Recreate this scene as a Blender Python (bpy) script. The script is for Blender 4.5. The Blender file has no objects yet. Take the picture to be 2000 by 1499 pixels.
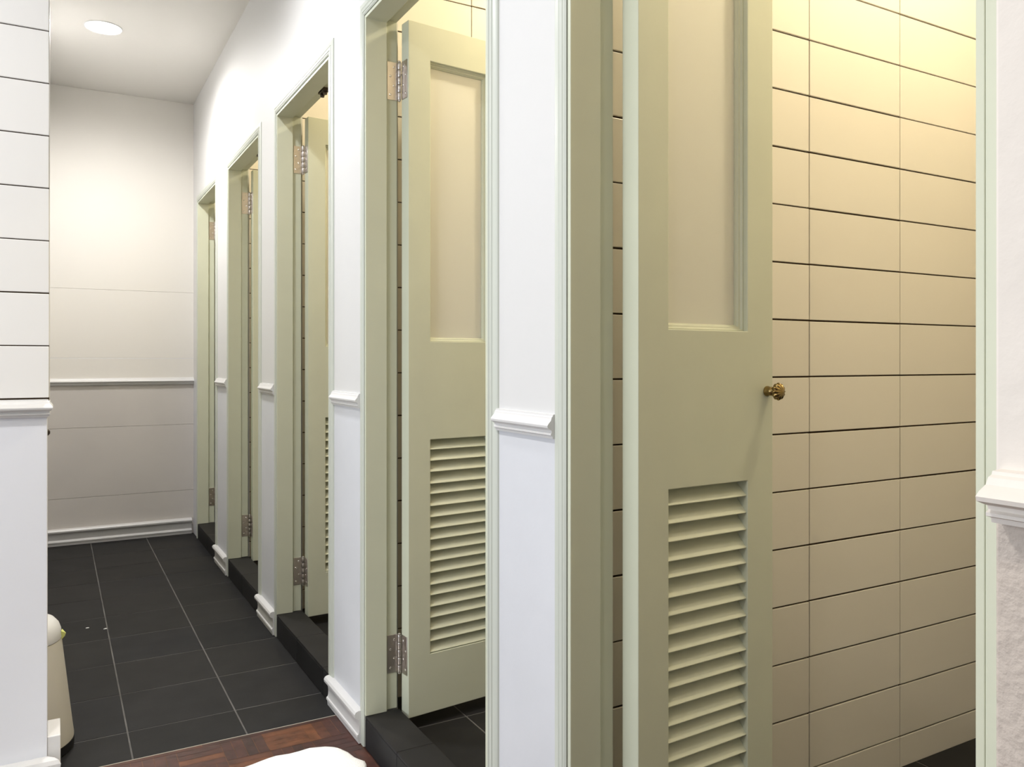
import bpy, bmesh, math, random
from mathutils import Vector, Matrix
random.seed(7)
S = bpy.context.scene
C = S.collection
R = math.radians
CAM_H = 1.15

# ---------------------------------------------------------------- camera
cam = bpy.data.cameras.new('camera')
cam.sensor_width = 36.0
cam.lens = 1580 / 2000 * 36.0
cam.shift_y = -44.5 / 2000
cam.clip_start = 0.02
camo = bpy.data.objects.new('camera', cam)
camo.location = (0, 0, CAM_H)
camo.rotation_euler = (R(90), 0, R(-29.45))
C.objects.link(camo)
S.camera = camo

# ---------------------------------------------------------------- world, exposure
w = bpy.data.worlds.new('world')
w.use_nodes = True
w.node_tree.nodes['Background'].inputs[0].default_value = (0.75, 0.85, 1.0, 1)
w.node_tree.nodes['Background'].inputs[1].default_value = 0.8
S.world = w
S.view_settings.view_transform = 'Standard'
S.view_settings.look = 'None'
S.view_settings.gamma = 1
S.view_settings.exposure = 0.14
S.view_settings.use_curve_mapping = False

# ---------------------------------------------------------------- lights
def area(name, loc, rot, size, size_y, power, col):
    l = bpy.data.lights.new(name, 'AREA')
    l.shape = 'RECTANGLE'; l.size = size; l.size_y = size_y
    l.energy = power; l.color = col
    o = bpy.data.objects.new(name, l); o.location = loc; o.rotation_euler = rot
    C.objects.link(o); return o
def spot(name, loc, power, col, angle=150, blend=1.0, radius=0.05):
    l = bpy.data.lights.new(name, 'SPOT')
    l.energy = power; l.color = col; l.spot_size = R(angle); l.spot_blend = blend
    l.shadow_soft_size = radius
    o = bpy.data.objects.new(name, l); o.location = loc
    C.objects.link(o); return o
DAY = (0.86, 0.93, 1.0)
NEUT = (0.98, 0.98, 1.0)
WARM = (1.0, 0.87, 0.61)
area('window_daylight', (-2.24, 1.15, 1.45), (R(90), 0, R(-90)), 1.8, 1.5, 42, DAY)
spot('corridor_lamp', (0.17, 2.85, 2.84), 74, NEUT, 170, 1.0, 0.07)
spot('corridor_far_lamp', (0.215, 4.645, 2.83), 92, (1.0, 0.985, 0.97), 177, 0.75, 0.08)
spot('room_lamp', (-0.50, 1.22, 2.84), 108, (1.0, 0.99, 0.99), 168, 1.0, 0.08)
spot('near_right_warm_fill', (-0.50, 0.25, 2.84), 52, (1.0, 0.90, 0.78), 165, 1.0, 0.08)  # unseen fill, added to brighten and warm the near right wall
STALLS = [  # hinge-side jamb, near jamb, tile wall, leaf angle, vertical joint phase
    dict(j=1.205, n=0.476, w=1.400, a=3.0, ph=1.647, k='nearest'),
    dict(j=2.297, n=1.533, w=2.506, a=6.0, ph=1.2545, k='second'),
    dict(j=3.397, n=2.675, w=3.612, a=3.0, ph=1.30, k='third'),
    dict(j=4.477, n=3.756, w=4.718, a=2.5, ph=1.30, k='fourth'),
    dict(j=5.535, n=4.880, w=5.800, a=4.0, ph=1.30, k='farthest'),
]
for i, s in enumerate(STALLS):
    spot('stall_lamp', (1.85, s['w'] - 0.56, 2.80), 47 if i == 0 else (46 if i == 1 else 40), WARM, 175, 0.3, 0.05)

# ---------------------------------------------------------------- materials
def mat(name, col, rough=0.5, spec=0.5, metal=0.0, bump=0.0, bscale=60.0, var=0.0, vscale=3.0, detail=3.0):
    m = bpy.data.materials.new(name); m.use_nodes = True
    nt = m.node_tree; b = nt.nodes['Principled BSDF']
    b.inputs['Base Color'].default_value = (*col, 1)
    b.inputs['Roughness'].default_value = rough
    b.inputs['Specular IOR Level'].default_value = spec
    b.inputs['Metallic'].default_value = metal
    tc = nt.nodes.new('ShaderNodeTexCoord')
    if var:
        n = nt.nodes.new('ShaderNodeTexNoise'); n.inputs['Scale'].default_value = vscale; n.inputs['Detail'].default_value = 5
        nt.links.new(tc.outputs['Object'], n.inputs['Vector'])
        r = nt.nodes.new('ShaderNodeValToRGB')
        r.color_ramp.elements[0].position = 0.3; r.color_ramp.elements[1].position = 0.7
        r.color_ramp.elements[0].color = (*[c * (1 - var) for c in col], 1)
        r.color_ramp.elements[1].color = (*[min(1, c * (1 + var)) for c in col], 1)
        nt.links.new(n.outputs['Fac'], r.inputs['Fac']); nt.links.new(r.outputs['Color'], b.inputs['Base Color'])
    if bump:
        n = nt.nodes.new('ShaderNodeTexNoise'); n.inputs['Scale'].default_value = bscale; n.inputs['Detail'].default_value = detail
        nt.links.new(tc.outputs['Object'], n.inputs['Vector'])
        bp = nt.nodes.new('ShaderNodeBump'); bp.inputs['Strength'].default_value = bump; bp.inputs['Distance'].default_value = 0.01
        nt.links.new(n.outputs['Fac'], bp.inputs['Height']); nt.links.new(bp.outputs['Normal'], b.inputs['Normal'])
    return m
def island_mat(name, cols, rough, bump=0.0, bscale=30, stretch=(1, 1, 1), spec=0.5, gain=0.25):
    """each loose piece of the mesh takes its own tone between the given colours, with streaky grain"""
    m = bpy.data.materials.new(name); m.use_nodes = True
    nt = m.node_tree; b = nt.nodes['Principled BSDF']
    b.inputs['Roughness'].default_value = rough; b.inputs['Specular IOR Level'].default_value = spec
    g = nt.nodes.new('ShaderNodeNewGeometry'); r = nt.nodes.new('ShaderNodeValToRGB')
    el = r.color_ramp.elements
    while len(el) < len(cols): el.new(0.5)
    for k, c in enumerate(cols):
        el[k].position = k / (len(cols) - 1); el[k].color = (*c, 1)
    nt.links.new(g.outputs['Random Per Island'], r.inputs['Fac'])
    tc = nt.nodes.new('ShaderNodeTexCoord'); mp = nt.nodes.new('ShaderNodeMapping'); mp.inputs['Scale'].default_value = stretch
    n = nt.nodes.new('ShaderNodeTexNoise'); n.inputs['Scale'].default_value = bscale; n.inputs['Detail'].default_value = 6
    nt.links.new(tc.outputs['Object'], mp.inputs['Vector']); nt.links.new(mp.outputs['Vector'], n.inputs['Vector'])
    mr = nt.nodes.new('ShaderNodeMapRange'); mr.inputs['From Min'].default_value = 0.3; mr.inputs['From Max'].default_value = 0.7
    mr.inputs['To Min'].default_value = 1 - gain; mr.inputs['To Max'].default_value = 1 + gain
    nt.links.new(n.outputs['Fac'], mr.inputs['Value'])
    mx = nt.nodes.new('ShaderNodeVectorMath'); mx.operation = 'SCALE'
    nt.links.new(r.outputs['Color'], mx.inputs[0]); nt.links.new(mr.outputs['Result'], mx.inputs['Scale'])
    nt.links.new(mx.outputs['Vector'], b.inputs['Base Color'])
    if bump:
        bp = nt.nodes.new('ShaderNodeBump'); bp.inputs['Strength'].default_value = bump; bp.inputs['Distance'].default_value = 0.002
        nt.links.new(n.outputs['Fac'], bp.inputs['Height']); nt.links.new(bp.outputs['Normal'], b.inputs['Normal'])
    return m
M = {}
M['white'] = mat('white_wall_paint', (0.68, 0.675, 0.665), 0.55, 0.3, bump=0.05, bscale=25)
M['grey'] = mat('pale_grey_dado_paint', (0.66, 0.67, 0.70), 0.5, 0.35, bump=0.06, bscale=30, var=0.03, vscale=4)
M['endup'] = mat('warm_white_end_wall_paint', (0.76, 0.73, 0.68), 0.5, 0.3, bump=0.04, bscale=12)
M['endlo'] = mat('grey_end_wall_paint', (0.60, 0.565, 0.53), 0.5, 0.35, bump=0.05, bscale=12, var=0.04, vscale=3)
M['plaster'] = mat('rough_grey_plaster_paint', (0.56, 0.49, 0.43), 0.6, 0.3, bump=0.4, bscale=70, detail=6)
M['column'] = mat('cream_column_paint', (0.78, 0.725, 0.665), 0.6, 0.3, bump=0.25, bscale=18, detail=5)
M['ceil'] = mat('ceiling_paint', (0.78, 0.755, 0.715), 0.7, 0.2)
M['trim'] = mat('white_gloss_trim', (0.69, 0.68, 0.67), 0.35, 0.5, bump=0.04, bscale=40)
M['green'] = mat('sage_green_paint', (0.61, 0.63, 0.50), 0.42, 0.4, bump=0.03, bscale=40, var=0.025, vscale=6)
M['casing'] = mat('pale_sage_paint', (0.56, 0.585, 0.52), 0.4, 0.45, bump=0.02, bscale=40)
M['tile'] = island_mat('cream_wall_tile', [(0.72, 0.68, 0.60), (0.745, 0.705, 0.625)], 0.28, 0, 2, spec=0.4, gain=0.015)
M['tilew'] = island_mat('white_wall_tile', [(0.84, 0.825, 0.80), (0.86, 0.845, 0.82)], 0.3, 0, 2, spec=0.4, gain=0.01)
M['grey_lit'] = mat('grey_dado_paint_lit_copy', (0.79, 0.80, 0.84), 0.5, 0.35, bump=0.05, bscale=30)  # pale grey dado paint with the left wall's stronger light put into its colour
M['grout'] = mat('dark_brown_grout', (0.055, 0.035, 0.02), 0.9, 0.1)
M['slate'] = island_mat('charcoal_floor_tile', [(0.017, 0.0168, 0.017), (0.022, 0.0212, 0.021), (0.019, 0.019, 0.0205)], 0.6, 0.15, 9, spec=0.16, gain=0.15)
M['fgrout'] = mat('grey_floor_grout', (0.13, 0.125, 0.12), 0.9, 0.2, var=0.3, vscale=8)
M['wood'] = island_mat('parquet_wood', [(0.050, 0.018, 0.014), (0.075, 0.026, 0.018), (0.040, 0.018, 0.014), (0.062, 0.022, 0.017), (0.15, 0.052, 0.020), (0.058, 0.020, 0.015), (0.085, 0.028, 0.018), (0.045, 0.020, 0.016)], 0.45, 0.4, 26, stretch=(1, 1, 1), gain=0.35)
M['woodgap'] = mat('parquet_gap', (0.22, 0.12, 0.07), 0.8, 0.2, var=0.5, vscale=20)
M['steel'] = mat('brushed_hinge_steel', (0.62, 0.58, 0.55), 0.32, 0.5, metal=1.0, bump=0.05, bscale=200)
M['screw'] = mat('bright_screw_steel', (0.80, 0.77, 0.73), 0.2, 0.5, metal=1.0)
M['brass'] = mat('aged_brass', (0.27, 0.19, 0.075), 0.25, 0.5, metal=1.0)
M['dark'] = mat('dark_bronze', (0.05, 0.035, 0.025), 0.4, 0.5, metal=0.6)
M['bin'] = mat('cream_bin_plastic', (0.66, 0.62, 0.52), 0.4, 0.4)
M['lid'] = mat('white_bin_lid', (0.82, 0.81, 0.78), 0.35, 0.5)
M['rubber'] = mat('black_rubber', (0.015, 0.015, 0.015), 0.6, 0.3)
M['yellow'] = mat('yellow_plastic', (0.75, 0.78, 0.25), 0.5, 0.3)
M['towel'] = mat('white_towelling', (0.92, 0.92, 0.91), 0.95, 0.1, bump=0.3, bscale=250)
M['paper'] = mat('white_paper', (0.75, 0.75, 0.75), 0.8, 0.1)
M['caulk'] = mat('cream_caulk', (0.5, 0.46, 0.38), 0.6, 0.3)
e = bpy.data.materials.new('lamp_diffuser'); e.use_nodes = True
bb = e.node_tree.nodes['Principled BSDF']; bb.inputs['Emission Color'].default_value = (1, 0.98, 0.94, 1); bb.inputs['Emission Strength'].default_value = 9
M['glow'] = e
p_ = mat('frosted_panel', (0.93, 0.92, 0.84), 0.55, 0.4)
p_.node_tree.nodes['Principled BSDF'].inputs['Transmission Weight'].default_value = 0.40
M['panel'] = p_
g = bpy.data.materials.new('window_glass'); g.use_nodes = True
gb = g.node_tree.nodes['Principled BSDF']; gb.inputs['Transmission Weight'].default_value = 1; gb.inputs['Roughness'].default_value = 0.0; gb.inputs['IOR'].default_value = 1.02
M['glass'] = g

# ---------------------------------------------------------------- helpers
def box(bm, x0, x1, y0, y1, z0, z1, mi=0):
    v = [bm.verts.new((x, y, z)) for x in (x0, x1) for y in (y0, y1) for z in (z0, z1)]
    for f in ((0, 1, 3, 2), (4, 6, 7, 5), (0, 4, 5, 1), (2, 3, 7, 6), (0, 2, 6, 4), (1, 5, 7, 3)):
        bm.faces.new([v[i] for i in f]).material_index = mi
def sweep(bm, prof, frames, closed=False, caps=True, mi=0):
    """prof: (a, b) pairs; frames: functions (a, b) -> point. Joins the profile along the frames"""
    rings = [[bm.verts.new(f(a, b)) for a, b in prof] for f in frames]
    n = len(prof); pairs = list(zip(rings, rings[1:])) + ([(rings[-1], rings[0])] if closed else [])
    for r0, r1 in pairs:
        for i in range(n):
            bm.faces.new((r0[i], r0[(i + 1) % n], r1[(i + 1) % n], r1[i])).material_index = mi
    if caps and not closed:
        bm.faces.new(rings[0]).material_index = mi; bm.faces.new(rings[-1][::-1]).material_index = mi
def lathe(bm, prof, seg=48, flute=None, mi=0, axis='z', origin=(0, 0, 0)):
    rings = []
    for r, h in prof:
        ring = []
        for k in range(seg):
            t = 2 * math.pi * k / seg
            rr = r * (1 + (flute(t, r, h) if flute else 0))
            p = (rr * math.cos(t), rr * math.sin(t), h)
            if axis == '-y': p = (p[0], -p[2], p[1])
            if axis == 'x': p = (p[2], p[1], p[0])
            ring.append(bm.verts.new((p[0] + origin[0], p[1] + origin[1], p[2] + origin[2])))
        rings.append(ring)
    for a, b in zip(rings, rings[1:]):
        for k in range(seg):
            bm.faces.new((a[k], a[(k + 1) % seg], b[(k + 1) % seg], b[k])).material_index = mi
    bm.faces.new(rings[0][::-1]).material_index = mi; bm.faces.new(rings[-1]).material_index = mi
def obj(name, bm, mats, parent=None, bevel=0.0, seg=2, smooth=False, angle=35):
    bmesh.ops.recalc_face_normals(bm, faces=bm.faces[:])
    me = bpy.data.meshes.new(name); bm.to_mesh(me); bm.free()
    for m in (mats if isinstance(mats, (list, tuple)) else [mats]): me.materials.append(m)
    o = bpy.data.objects.new(name, me); C.objects.link(o)
    if parent: o.parent = parent
    if bevel:
        b = o.modifiers.new('bevel', 'BEVEL'); b.width = bevel; b.segments = seg; b.limit_method = 'ANGLE'; b.angle_limit = R(40)
    if smooth:
        for p in me.polygons: p.use_smooth = True
        try: me.set_sharp_from_angle(angle=R(angle))
        except Exception: pass
    return o
def tag(o, label=None, cat=None, kind=None, group=None):
    if label: o['label'] = label
    if cat: o['category'] = cat
    if kind: o['kind'] = kind
    if group: o['group'] = group
    return o
def empty(name, loc, rz=0):
    o = bpy.data.objects.new(name, None); o.location = loc; o.rotation_euler = (0, 0, rz)
    o.empty_display_size = 0.1; C.objects.link(o); return o
B = bmesh.new

# ---------------------------------------------------------------- key sizes
CEIL = 2.862
WX = 0.804            # corridor face of the stall front wall
HEAD = 2.165          # clear height under the door heads
DADO = 1.03           # chair rail line
EX = 2.42             # back of the stalls
END = 5.75
SF = 0.04             # stall floor level

# ---------------------------------------------------------------- floors
def tile_floor(name, x0, x1, y0, y1, px, py, phx, phy, z, gap=0.005):
    bm = B()
    box(bm, x0, x1, y0, y1, z - 0.06, z - 0.0012, 1)
    i0 = math.floor((x0 - phx) / px); i1 = math.ceil((x1 - phx) / px)
    j0 = math.floor((y0 - phy) / py); j1 = math.ceil((y1 - phy) / py)
    for i in range(i0, i1):
        for j in range(j0, j1):
            a0 = max(x0, phx + i * px + gap / 2); a1 = min(x1, phx + (i + 1) * px - gap / 2)
            b0 = max(y0, phy + j * py + gap / 2); b1 = min(y1, phy + (j + 1) * py - gap / 2)
            if a1 - a0 > 0.004 and b1 - b0 > 0.004: box(bm, a0, a1, b0, b1, z - 0.01, z + random.uniform(-0.0003, 0.0003))
    return obj(name, bm, [M['slate'], M['fgrout']], bevel=0.0008, seg=1)
PY = 2.567
tag(tile_floor('floor', -0.35, 0.86, PY, END + 0.05, 0.32, 0.323, 0.195, 2.765, 0.0),
    'charcoal square tile floor of the corridor with pale grout lines', 'floor', 'structure')
# parquet
bm = B()
box(bm, -2.3, 0.86, -2.7, PY, -0.06, -0.0012, 1)
box(bm, -2.3, 0.80, PY - 0.0028, PY, -0.01, 0.0004, 2)
bl = 0.122; nf = 4
def strip(x0, x1, y0, y1):
    g_ = 0.0006
    v = [bm.verts.new(p) for p in ((x0 + g_, y0 + g_, 0), (x1 - g_, y0 + g_, 0), (x1 - g_, y1 - g_, 0), (x0 + g_, y1 - g_, 0))]
    bm.faces.new(v)
xx = -2.3
while xx < 0.86:
    L = random.uniform(0.25, 0.5); strip(xx, min(0.86, xx + L), PY - 0.020, PY - 0.003); xx += L
top = PY - 0.020
for i in range(26):
    x1 = 0.674 + 2 * bl - i * bl; x0 = x1 - bl
    if x0 < -2.3: break
    x1 = min(x1, 0.86)
    for j in range(44):
        y1 = top - j * bl; y0 = y1 - bl
        if y0 < -2.7: break
        for k in range(nf):
            if (i + j) % 2 == 0: strip(x0, x1, y0 + k * bl / nf, y0 + (k + 1) * bl / nf)
            else:
                a, b_ = x0 + k * bl / nf, x0 + (k + 1) * bl / nf
                if a < x1 - 0.002: strip(a, min(b_, x1), y0, y1)
tag(obj('floor', bm, [M['wood'], M['woodgap'], M['caulk']]), 'reddish brown basket-weave parquet floor in front of the black tiles', 'floor', 'structure')

# ---------------------------------------------------------------- ceiling
bm = B(); box(bm, -2.3, 2.55, -2.75, 6.0, CEIL, CEIL + 0.08)
tag(obj('ceiling', bm, M['ceil']), 'plain off-white ceiling with a round downlight', 'ceiling', 'structure')

# ---------------------------------------------------------------- stall front wall (two paints meeting at the chair rail)
T = 0.036             # frame embedded behind the casing
def dado(bm, x0, x1, y0, y1, z0=0.0, z1=CEIL):
    box(bm, x0, x1, y0, y1, DADO, z1, 0); box(bm, x0, x1, y0, y1, z0, DADO, 1)
bm = B()
cols = [(0.413, STALLS[0]['n'] - T)]
for a, b_ in zip(STALLS, STALLS[1:]): cols.append((a['j'] + T, b_['n'] - T))
cols.append((STALLS[-1]['j'] + T, END))
for y0, y1 in cols:
    if y1 > y0: dado(bm, WX, 0.915, y0, y1, 0, HEAD + T)
box(bm, WX, 0.915, 0.413, END, HEAD + T, CEIL, 0)
tag(obj('wall_right', bm, [M['white'], M['grey']]), 'white and pale grey wall with five narrow doorways along the corridor', 'wall', 'structure')
bm = B()
box(bm, 0.72, 0.915, -2.7, 0.411, DADO, CEIL, 0); box(bm, 0.72, 0.915, -2.7, 0.411, 0, DADO, 1)
tag(obj('wall_near_right', bm, [M['column'], M['plaster']], bevel=0.003), 'rough plastered wall at the right edge of the picture', 'wall', 'structure')

# ---------------------------------------------------------------- stalls
def tiles_y(bm, yf, x0, x1, z0, z1, pw, phx, ph, phz, gap=0.0040, gx=0.0024, depth=0.006, xend=None):
    """tiles on a face looking towards -Y"""
    i0 = math.floor((x0 - phx) / pw); i1 = math.ceil((x1 - phx) / pw)
    j0 = math.floor((z0 - phz) / ph); j1 = math.ceil((z1 - phz) / ph)
    for i in range(i0, i1):
        for j in range(j0, j1):
            r = lambda: random.uniform(-0.0005, 0.0005)
            a0 = max(x0, phx + i * pw + gx / 2 + r() * 0.6); a1 = min(x1, phx + (i + 1) * pw - gx / 2 + r() * 0.6)
            c0 = max(z0, phz + j * ph + gap / 2 + r()); c1 = min(z1, phz + (j + 1) * ph - gap / 2 + r())
            if a1 - a0 < 0.006 or c1 - c0 < 0.006: continue
            d = random.uniform(-0.0004, 0.0004)
            box(bm, a0, a1, yf + d, yf + depth + 0.004, c0, c1)
TH = 0.1408; TW = 0.358; TZ = 0.101 + CAM_H
def mk_partition(y, ph, label, back=0.10, full=True):
    bm = B()
    box(bm, 0.915, EX, y + 0.005, y + back, 0, CEIL, 1)
    if full: tiles_y(bm, y, 0.916, EX, SF, CEIL, TW, ph, TH, TZ)
    box(bm, 0.915, EX, y + back - 0.001, y + back + 0.004, 0, CEIL, 0)
    return tag(obj('wall_stall', bm, [M['tile'], M['grout']], bevel=0.0012, seg=2), label, 'wall', 'structure')
mk_partition(0.294, 1.647, 'tiled partition wall on the near side of the nearest stall', full=False)
for s in STALLS:
    mk_partition(s['w'], s['ph'], f"cream tiled wall with dark grout behind the {s['k']} stall door", back=0.1 if s['w'] < 5.7 else 0.2)
bm = B(); box(bm, EX, EX + 0.1, 0.2, 6.0, 0, CEIL)
tag(obj('wall_stall_back', bm, M['tile']), 'cream wall closing the backs of the stalls', 'wall', 'structure')
for i, s in enumerate(STALLS):
    y0 = (STALLS[i - 1]['w'] if i else 0.294) + 0.105
    tag(tile_floor('floor', 0.86, EX, y0 - 0.02, s['w'] + 0.005, 0.32, 0.323, 1.117 + 0.0, s['w'] - 0.56, SF),
        f"dark square floor tiles inside the {s['k']} stall", 'floor', 'structure')

CAS = [(0.012, 0), (0.012, 0.0050), (0.016, 0.0075), (0.019, 0.0075), (0.0215, 0.0045), (0.024, 0.0070), (0.032, 0.0072), (0.0345, 0.0045), (0.037, 0.0062), (0.048, 0.0050), (0.0535, 0.0030), (0.055, 0)]
FRM = [(0, 0.800), (0, 0.866), (0.012, 0.866), (0.012, 0.903), (0.034, 0.903), (0.034, 0.8145), (0.0095, 0.8145), (0.0095, 0.800)]
def jamb_path(y0, y1, zb, zt):
    return [(y0, zb, -1, 0), (y0, zt, -1, 1), (y1, zt, 1, 1), (y1, zb, 1, 0)]
tn = 0
for i, s in enumerate(STALLS):
    tn += 1
    root = empty(f'trim_{tn}', (0.85, s['j'], 0))
    tag(root, f"sage green moulded frame around the {s['k']} stall doorway", 'door frame', 'structure')
    ox, oy = 0.85, s['j']
    bm = B()
    sweep(bm, CAS, [lambda a, b, p=p: (WX - b - ox, p[0] + p[2] * a - oy, p[1] + p[3] * a) for p in jamb_path(s['n'], s['j'], 0.002, HEAD)[(1 if i == 0 else 0):]])
    obj('casing', bm, M['casing'], root, smooth=True, angle=25)
    bm = B()
    sweep(bm, FRM, [lambda a, b, p=p: (b - ox, p[0] + p[2] * a - oy, p[1] + p[3] * a) for p in jamb_path(s['n'], s['j'], 0.097, HEAD)])
    obj('jamb', bm, M['green'], root, bevel=0.0012)
    if i == 0:
        bm = B(); box(bm, 0.7995 - ox, 0.8035 - ox, 0.4115 - oy, s['n'] - 0.010 - oy, 0.002, HEAD - 0.002)
        tag(obj('cover_strip', bm, M['green'], root, bevel=0.0015), 'flat sage green strip beside the column')
    # small latch catch screwed under the head
    bm = B()
    yc = (s['n'] + s['j']) / 2 - 0.02
    box(bm, 0.872 - ox, 0.898 - ox, yc - 0.03 - oy, yc + 0.03 - oy, HEAD + 0.0, HEAD + 0.012)
    for dy in (-0.018, 0.018):
        lathe(bm, [(0.007, HEAD - 0.012), (0.0085, HEAD - 0.006), (0.007, HEAD + 0.001)], 12, origin=(0.885 - ox, yc + dy - oy, 0))
    tag(obj('latch_catch', bm, M['dark'], root), 'small dark metal catch under the head')
    # threshold curb
    bm = B(); y0, y1 = s['n'] - 0.005, s['j'] + 0.005
    box(bm, 0.808, 0.905, y0, y1, 0, 0.090, 1)
    js = sorted([y for y in [2.047 + k * 0.345 for k in range(-6, 12)] if y0 + 0.03 < y < y1 - 0.03])
    ed = [y0] + js + [y1]
    for a, b_ in zip(ed, ed[1:]):
        box(bm, 0.800, 0.907, a + 0.001, b_ - 0.001, 0.088, 0.0965)
        box(bm, 0.800, 0.812, a + 0.001, b_ - 0.001, 0.001, 0.0875)
        box(bm, 0.897, 0.907, a + 0.001, b_ - 0.001, 0.02, 0.0875)
    tag(obj('threshold', bm, [M['slate'], M['fgrout']], bevel=0.0014, seg=1),
        f"raised black tiled threshold curb of the {s['k']} stall doorway", 'threshold', 'structure')

# ---------------------------------------------------------------- door leaves
LW, LT = 0.363, 0.044
Z0, Z1 = 0.081, 2.169
XS = [0, 0.075, 0.288, LW]
PZ = (1.209, 2.061); LZ = (0.259, 0.910)
ZS = [Z0, LZ[0], LZ[1], PZ[0], PZ[1], Z1]
HZ = (1.996, 0.264)
def screw_bm():
    bm = B(); lathe(bm, [(0.0036, 0), (0.0036, 0.0006), (0.0026, 0.0013), (0.0012, 0.0008)], 14)
    return bm
def make_leaf(knob_visible):
    root = empty('door_1', (0, 0, 0))
    bm = B()
    vt = {}
    def V(x, y, z):
        k = (round(x, 4), round(y, 4), round(z, 4))
        if k not in vt: vt[k] = bm.verts.new(k)
        return vt[k]
    solid = lambda i, k: 0 <= i < 3 and 0 <= k < 5 and not (i == 1 and k in (1, 3))
    for i in range(3):
        for k in range(5):
            if not solid(i, k): continue
            xa, xb, za, zb = XS[i], XS[i + 1], ZS[k], ZS[k + 1]
            bm.faces.new((V(xa, 0, za), V(xb, 0, za), V(xb, 0, zb), V(xa, 0, zb)))
            bm.faces.new((V(xa, LT, za), V(xa, LT, zb), V(xb, LT, zb), V(xb, LT, za)))
            if not solid(i - 1, k): bm.faces.new((V(xa, 0, za), V(xa, 0, zb), V(xa, LT, zb), V(xa, LT, za)))
            if not solid(i + 1, k): bm.faces.new((V(xb, 0, za), V(xb, LT, za), V(xb, LT, zb), V(xb, 0, zb)))
            if not solid(i, k - 1): bm.faces.new((V(xa, 0, za), V(xa, LT, za), V(xb, LT, za), V(xb, 0, za)))
            if not solid(i, k + 1): bm.faces.new((V(xa, 0, zb), V(xb, 0, zb), V(xb, LT, zb), V(xa, LT, zb)))
    obj('door_leaf', bm, M['green'], root, bevel=0.0016)
    # recessed upper panel and its moulding
    bm = B(); box(bm, XS[1] - 0.004, XS[2] + 0.004, 0.0245, 0.0325, PZ[0] - 0.004, PZ[1] + 0.004)
    tag(obj('upper_panel', bm, M['panel'], root), 'pale frosted upper panel')
    bm = B()
    pr = [(-0.002, 0.026), (-0.002, 0.0105), (0.0030, 0.0105), (0.0050, 0.0150), (0.0090, 0.0160), (0.0105, 0.0195), (0.0125, 0.0205), (0.0130, 0.026)]
    rect = [(XS[1], PZ[0], 1, 1), (XS[2], PZ[0], -1, 1), (XS[2], PZ[1], -1, -1), (XS[1], PZ[1], 1, -1)]
    sweep(bm, pr, [lambda a, b, p=p: (p[0] + p[2] * a, b, p[1] + p[3] * a) for p in rect], closed=True)
    obj('panel_moulding', bm, M['green'], root, bevel=0.0006, seg=1)
    # louver: sloping slats in the lower opening
    bm = B(); n = 19; pitch = (LZ[1] - LZ[0]) / n
    for k in range(n):
        zf = LZ[0] + (k + 0.10 + random.uniform(-0.05, 0.05)) * pitch
        dz = random.uniform(-0.0012, 0.0012)
        pf = [(0.0030, zf), (0.0030, zf + 0.0016), (0.0405, zf + 0.0400 + dz), (0.0405, zf + 0.0300 + dz), (0.0115, zf)]
        pf = [(a, min(LZ[1] + 0.004, b)) for a, b in pf]
        sweep(bm, pf, [lambda a, b, x=x: (x, a, b) for x in (XS[1] - 0.003, XS[2] + 0.003)])
    obj('louver', bm, M['green'], root, bevel=0.0006, seg=1)
    # hinges: jamb plate, leaf plate, knuckle
    hh = 0.115
    for hz in HZ:
        bm = B()
        box(bm, -0.0022, 0.0, 0.006, 0.040, hz - hh / 2, hz + hh / 2)           # on the hinge edge of the leaf
        for k in range(5):
            a = hz - hh / 2 + k * hh / 5
            lathe(bm, [(0.0050, a + 0.0006), (0.0056, a + 0.0016), (0.0056, a + hh / 5 - 0.0016), (0.0050, a + hh / 5 - 0.0006)], 16, origin=(-0.0065, 0.046, 0))
        lathe(bm, [(0.002, hz - hh / 2 - 0.005), (0.0045, hz - hh / 2 - 0.003), (0.0045, hz - hh / 2)], 12, origin=(-0.0065, 0.046, 0))
        lathe(bm, [(0.0045, hz + hh / 2), (0.0045, hz + hh / 2 + 0.003), (0.002, hz + hh / 2 + 0.005)], 12, origin=(-0.0065, 0.046, 0))
        h = tag(obj('hinge', bm, M['steel'], root, bevel=0.0005, seg=1, smooth=True), 'steel butt hinge')
        for k in range(4):
            so = obj('screw', screw_bm(), M['screw'], h, smooth=True)
            so.location = (-0.0022, 0.016 + 0.014 * (k % 2), hz - 0.042 + 0.028 * k); so.rotation_euler = (0, R(-90), 0)
    # knob
    bm = B()
    o3 = (0.345, 0, 1.088)
    lathe(bm, [(0.0105, 0), (0.0108, 0.003), (0.0085, 0.0065), (0.0092, 0.010), (0.0088, 0.0135), (0.0055, 0.017), (0.0050, 0.0195)], 28, axis='-y', origin=o3)
    fl = lambda t, r, h: 0.10 * math.cos(12 * t) if r > 0.006 else 0.0
    lathe(bm, [(0.0050, 0.0190), (0.0085, 0.0200), (0.0130, 0.0225), (0.0160, 0.0265), (0.0165, 0.0295), (0.0150, 0.0330), (0.0115, 0.0365), (0.0070, 0.0388), (0.002, 0.0398)], 96, flute=fl, axis='-y', origin=o3)
    tag(obj('door_knob', bm, M['brass'], root, smooth=True, angle=50), 'small fluted aged brass knob')
    return root
def copy_tree(o, parent=None):
    c = o.copy(); C.objects.link(c)
    if parent: c.parent = parent
    for ch in list(o.children): copy_tree(ch, c)
    return c
DL = ['tall narrow sage green louvred door nearest the camera with its brass knob showing',
      'narrow sage green louvred door standing open in the second doorway from the right, both steel hinges showing',
      'narrow pale green door open in the third doorway, only a sliver of its louvre showing',
      'thin slice of open green door in the fourth doorway along the corridor',
      'open green door almost hidden inside the farthest doorway at the corridor end']
proto = make_leaf(True)
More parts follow.
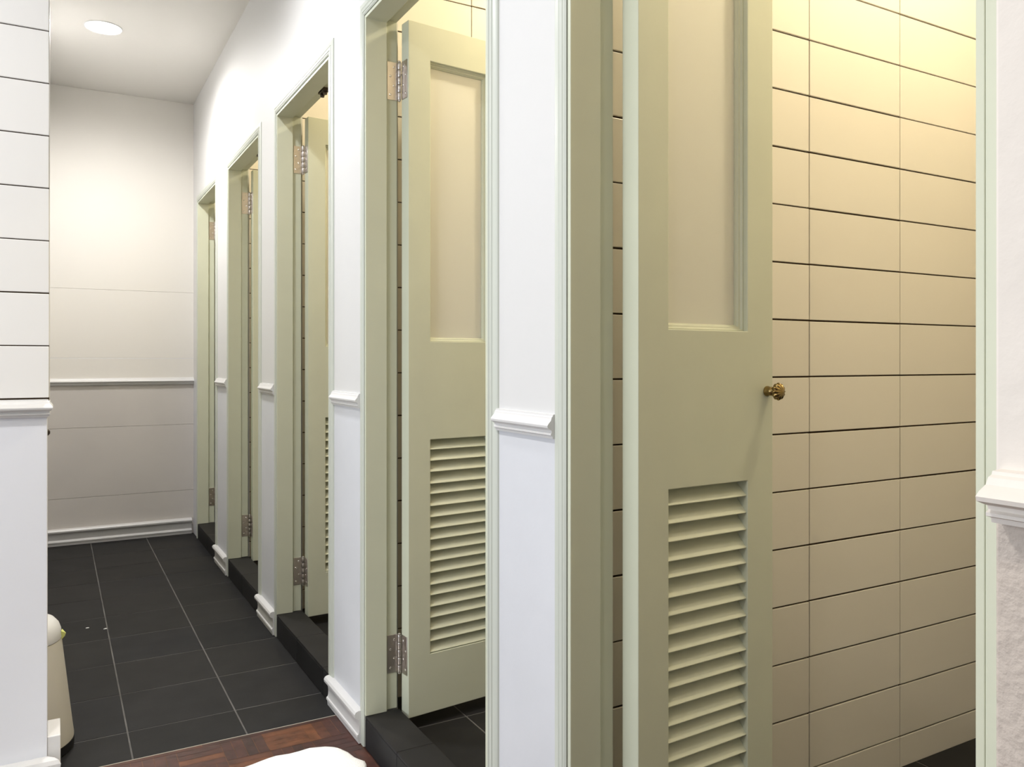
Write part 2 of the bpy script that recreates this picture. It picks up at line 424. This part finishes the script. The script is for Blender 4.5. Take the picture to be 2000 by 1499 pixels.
for i, s in enumerate(STALLS):
    o = proto if i == 0 else copy_tree(proto)
    o.name = f'door_{i + 1}'
    o.location = (0.918, s['j'] - 0.043, 0); o.rotation_euler = (0, 0, R(s['a']))
    tag(o, DL[i], 'door', 'structure', 'louvred stall doors standing open')
bpy.context.view_layer.update()
# the jamb plates of the hinges stay on the frames
for i, s in enumerate(STALLS):
    root = bpy.data.objects[f'trim_{i + 1}']
    for hz in HZ:
        bm = B(); box(bm, 0.871 - 0.85, 0.906 - 0.85, 0.0100, 0.0122, hz - 0.0575, hz + 0.0575)
        h = tag(obj('hinge_plate', bm, M['steel'], root, bevel=0.0005, seg=1), 'steel hinge plate on the jamb')
        for k in range(4):
            so = obj('screw', screw_bm(), M['screw'], h, smooth=True)
            so.location = (0.881 - 0.85 + 0.012 * (k % 2), 0.0100, hz - 0.042 + 0.028 * k); so.rotation_euler = (R(90), 0, 0)

# ---------------------------------------------------------------- chair rails and baseboards
RAIL = [(0, 0.000), (0.010, -0.001), (0.011, -0.004), (0.015, -0.006), (0.018, -0.012), (0.026, -0.017), (0.030, -0.021), (0.029, -0.025), (0.022, -0.028), (0.016, -0.030), (0.015, -0.034), (0.018, -0.036), (0.018, -0.039), (0.012, -0.041), (0.011, -0.0455), (0, -0.046)]
RTOP = CAM_H - 0.0985
BASE = [(0, 0.100), (0.018, 0.100), (0.027, 0.097), (0.032, 0.090), (0.031, 0.082), (0.026, 0.077), (0.017, 0.074), (0.015, 0.066), (0.013, 0.052), (0.0135, 0.036), (0.017, 0.030), (0.021, 0.028), (0.022, 0.022), (0.018, 0.018), (0.016, 0.002), (0, 0.002)]
def run_y(bm, prof, x, y0, y1, z, sgn=-1, k=1.0):
    sweep(bm, prof, [lambda a, b, y=y: (x + sgn * a * k, y, z + b) for y in (y0, y1)])
def run_x(bm, prof, y, x0, x1, z, sgn=-1):
    sweep(bm, prof, [lambda a, b, x=x: (x, y + sgn * a, z + b) for x in (x0, x1)])
names = ['nearest and second', 'second and third', 'third and fourth', 'fourth and farthest']
for i, nm in enumerate(names):
    a, b_ = STALLS[i], STALLS[i + 1]
    tn += 1
    bm = B(); run_y(bm, RAIL, WX, a['j'] + 0.054, b_['n'] - 0.052, RTOP, k=0.62)
    tag(obj(f'trim_{tn}', bm, M['trim'], smooth=True, angle=30), f'white moulded chair rail between the {nm} stall doorways', 'chair rail', 'structure')
    bm = B(); run_y(bm, BASE, WX, a['j'] + 0.038, b_['n'] - 0.022, 0, k=0.8)
    tag(obj('baseboard_right', bm, M['trim'], smooth=True, angle=30), f'white moulded baseboard between the {nm} stall doorways', 'baseboard', 'structure')
tn += 1
bm = B(); run_y(bm, RAIL, 0.72, -2.65, 0.406, RTOP + 0.004, k=1.25)
tag(obj(f'trim_{tn}', bm, M['column'], smooth=True, angle=30), 'thickly painted moulded chair rail at the right edge of the picture', 'chair rail', 'structure')
bm = B(); run_y(bm, BASE, 0.72, -2.65, 0.406, 0)
tag(obj('baseboard_near_right', bm, M['trim'], smooth=True, angle=30), 'white baseboard along the near right wall', 'baseboard', 'structure')
# end wall: painted boards with fine joints
bm = B()
zs = [0.0, 0.29, 0.728, DADO - 0.02]
for a, b_ in zip(zs, zs[1:]): box(bm, -0.4, 0.915, END, END + 0.1, a + 0.0007, b_ - 0.0007, 1)
zs = [DADO - 0.02, 1.166, 1.602, CEIL]
for a, b_ in zip(zs, zs[1:]): box(bm, -0.4, 0.915, END, END + 0.1, a + 0.0005, b_ - 0.0005, 0)
tag(obj('wall_end', bm, [M['endup'], M['endlo']], bevel=0.0012), 'end wall of the corridor, cream above and grey below the rail', 'wall', 'structure')
tn += 1
bm = B(); run_x(bm, RAIL, END, -0.4, 0.813, RTOP - 0.012)
tag(obj(f'trim_{tn}', bm, M['trim'], smooth=True, angle=30), 'white chair rail across the end wall of the corridor', 'chair rail', 'structure')
bm = B(); run_x(bm, [(a * 1.15, b * 1.05) for a, b in BASE], END, -0.4, 0.79, 0)
tag(obj('baseboard_end', bm, M['trim'], smooth=True, angle=30), 'white moulded baseboard across the end of the corridor', 'baseboard', 'structure')

# ---------------------------------------------------------------- left wall (tiles above, painted below)
LY = 2.396
bm = B()
box(bm, -2.3, -0.0135, LY + 0.005, LY + 0.12, RTOP - 0.01, CEIL, 1)
tiles_y(bm, LY, -2.3, -0.0125, RTOP, CEIL, 0.45, -0.0125, 0.1349, CAM_H - 0.0965, gap=0.003)
box(bm, -2.3, -0.0125, LY + 0.012, LY + 0.121, RTOP, CEIL, 0)
box(bm, -2.3, -0.018, LY + 0.003, LY + 0.12, 0, RTOP - 0.004, 2)
tag(obj('wall_left', bm, [M['tilew'], M['grout'], M['grey_lit']], bevel=0.0015), 'wall at the left edge with white tiles above and pale grey paint below', 'wall', 'structure')
tn += 1
bm = B()
def corner(prof_, x1, yf, z, yb):
    return [lambda a, b: (-2.3, yf - a, z + b), lambda a, b: (x1 + a * 0.5, yf - a, z + b), lambda a, b: (x1 + a * 0.5, yb, z + b)]
sweep(bm, RAIL, corner(RAIL, -0.020, LY + 0.004, RTOP + 0.0, LY + 0.115))
tag(obj(f'trim_{tn}', bm, M['trim'], smooth=True, angle=30), 'white moulded chair rail under the tiles at the left edge', 'chair rail', 'structure')
bm = B()
sweep(bm, [(a, b * 1.33) for a, b in BASE], [lambda a, b: (-2.3, LY + 0.004 - a, b), lambda a, b: (-0.018 + a, LY + 0.004 - a, b)])
box(bm, -0.018, 0.012, LY + 0.006, LY + 0.12, 0, 0.180)
tag(obj('baseboard_left', bm, M['trim'], bevel=0.002, smooth=True, angle=30), 'white baseboard wrapping the foot of the left wall', 'baseboard', 'structure')

# corridor left side (recess with the bin, then a wall carrying a door)
bm = B()
dado(bm, -0.42, -0.32, LY + 0.11, 3.40); dado(bm, -0.42, -0.12, 3.40, END)
tag(obj('wall_corridor_left', bm, [M['white'], M['grey']]), 'plain left wall of the corridor hidden behind the tiled wall', 'wall', 'structure')
d6 = empty('door_6', (-0.12, 3.50, 0)); tag(d6, 'door on the left of the corridor showing only its dark knob', 'door', 'structure')
bm = B(); box(bm, 0.0015, 0.022, -0.04, 0.74, 0.006, 2.1); obj('door_leaf', bm, M['green'], d6, bevel=0.002)
bm = B(); lathe(bm, [(0.016, 0.020), (0.016, 0.026), (0.008, 0.03), (0.007, 0.066), (0.011, 0.074), (0.0135, 0.086), (0.0125, 0.097), (0.005, 0.103)], 32, axis='x', origin=(0, 0.03, 0.879))
tag(obj('door_knob', bm, M['dark'], d6, smooth=True), 'dark bronze round knob')

# ---------------------------------------------------------------- rest of the room (behind and left of the camera)
bm = B(); box(bm, -2.3, 0.72, -2.75, -2.65, 0, CEIL)
tag(obj('wall_back', bm, M['white']), 'white wall behind the camera', 'wall', 'structure')
bm = B()
box(bm, -2.4, -2.3, -2.75, 0.25, 0, CEIL); box(bm, -2.4, -2.3, 2.05, LY + 0.12, 0, CEIL)
box(bm, -2.4, -2.3, 0.25, 2.05, 0, 0.70); box(bm, -2.4, -2.3, 0.25, 2.05, 2.20, CEIL)
tag(obj('wall_far_left', bm, M['white']), 'white wall with a window on the far left of the room', 'wall', 'structure')
wn = empty('window_1', (-2.35, 1.15, 0.70)); tag(wn, 'window in the wall on the far left of the room', 'window', 'structure')
bm = B()
for y in (-0.90, 0.86, -0.02): box(bm, -0.03, 0.03, y, y + 0.04, 0, 1.5)
for z in (0, 1.46): box(bm, -0.03, 0.03, -0.90, 0.90, z, z + 0.04)
obj('window_frame', bm, M['trim'], wn)
bm = B(); box(bm, -0.003, 0.003, -0.88, 0.88, 0.02, 1.48); obj('pane', bm, M['glass'], wn)

# ---------------------------------------------------------------- downlight
cl = empty('ceiling_light', (0.215, 4.645, CEIL)); tag(cl, 'round recessed downlight glowing white in the corridor ceiling', 'ceiling light')
bm = B(); lathe(bm, [(0.090, 0.002), (0.0895, -0.003), (0.0855, -0.005), (0.0845, -0.003), (0.084, 0.003)], 64); obj('bezel', bm, M['trim'], cl, smooth=True)
bm = B(); lathe(bm, [(0.083, -0.003), (0.060, -0.0055), (0.02, -0.0065)], 64); obj('diffuser', bm, M['glow'], cl, smooth=True)

# ---------------------------------------------------------------- bin behind the left wall
bn = empty('trash_bin', (-0.100, 2.775, 0)); tag(bn, 'tall cream plastic bin with a domed white lid on the black tiles', 'trash bin')
bm = B(); lathe(bm, [(0.146, 0.0), (0.150, 0.004), (0.151, 0.028)], 64); tag(obj('base_ring', bm, M['rubber'], bn, smooth=True), 'black rubber base ring')
bm = B(); lathe(bm, [(0.1495, 0.028), (0.1495, 0.034), (0.146, 0.06), (0.1175, 0.318), (0.116, 0.3235)], 64); obj('body', bm, M['bin'], bn, smooth=True)
bm = B(); lathe(bm, [(0.1165, 0.3255), (0.1175, 0.328), (0.1155, 0.350), (0.110, 0.366), (0.098, 0.381), (0.075, 0.393), (0.04, 0.400), (0.005, 0.402)], 64); tag(obj('lid', bm, M['lid'], bn, smooth=True), 'domed white lid')
bm = B()
v = [bm.verts.new(p) for p in ((0.1145, 0.000, 0.322), (0.1150, -0.020, 0.345), (0.128, -0.012, 0.336), (0.118, 0.004, 0.345), (0.1165, -0.014, 0.318), (0.1255, -0.008, 0.326))]
for f in ((0, 1, 2), (0, 2, 3), (1, 3, 2), (0, 4, 5), (4, 1, 2), (4, 2, 5), (5, 2, 0)): bm.faces.new([v[k] for k in f])
tag(obj('liner_corner', bm, M['yellow'], bn), 'corner of a yellow liner poking out')

# ---------------------------------------------------------------- white mat on the parquet
bm = B()
N = 160; cxm, cym = 0.294, 2.102
ring = []
for k in range(N):
    t = 2 * math.pi * k / N
    c_, s_ = math.cos(t), math.sin(t)
    p = 5.0
    r = 1.0 / ((abs(c_) / 0.470) ** p + (abs(s_) / 0.20) ** p) ** (1 / p)
    r += 0.005 * math.sin(23 * t) + 0.004 * math.sin(31 * t + 1) + 0.002 * math.sin(47 * t)
    ring.append((r * c_, r * s_))
a_ = R(10)
def P(x, y, z): return (cxm + x * math.cos(a_) - y * math.sin(a_), cym + x * math.sin(a_) + y * math.cos(a_), z)
levels = [(1.0, 0.001), (1.008, 0.006), (1.004, 0.014), (0.985, 0.019), (0.93, 0.021), (0.8, 0.0205), (0.5, 0.021), (0.2, 0.0205)]
rs = []
for f_, z in levels:
    rs.append([bm.verts.new(P(x * f_, y * f_, z + (random.uniform(-0.0007, 0.0007) if z > 0.003 else 0))) for x, y in ring])
for a, b_ in zip(rs, rs[1:]):
    for k in range(N): bm.faces.new((a[k], a[(k + 1) % N], b_[(k + 1) % N], b_[k]))
bm.faces.new(rs[-1]); bm.faces.new(rs[0][::-1])
tag(obj('bath_mat', bm, M['towel'], smooth=True, angle=80), 'white towelling mat with a wavy edge lying on the parquet', 'mat')

# ---------------------------------------------------------------- scraps on the black tiles
def scrap(x, y, sx, sy, rz, label):
    bm = B(); n = 9; pts = []
    for k in range(n):
        t = 2 * math.pi * k / n; r = random.uniform(0.6, 1.0)
        pts.append((sx * r * math.cos(t), sy * r * math.sin(t)))
    lo = [bm.verts.new((a, b, 0.0004)) for a, b in pts]; hi = [bm.verts.new((a * .9, b * .9, 0.0022)) for a, b in pts]
    for k in range(n): bm.faces.new((lo[k], lo[(k + 1) % n], hi[(k + 1) % n], hi[k]))
    bm.faces.new(hi); bm.faces.new(lo[::-1])
    o = obj('paper_scrap', bm, M['paper']); o.location = (x, y, 0); o.rotation_euler = (0, 0, rz)
    tag(o, label, 'paper scrap')
scrap(0.187, 3.875, 0.010, 0.006, 0.4, 'white paper speck on the grout crossing to the right of the other')
scrap(0.120, 3.925, 0.009, 0.005, 0.1, 'white paper speck left of the grout line on a black tile')
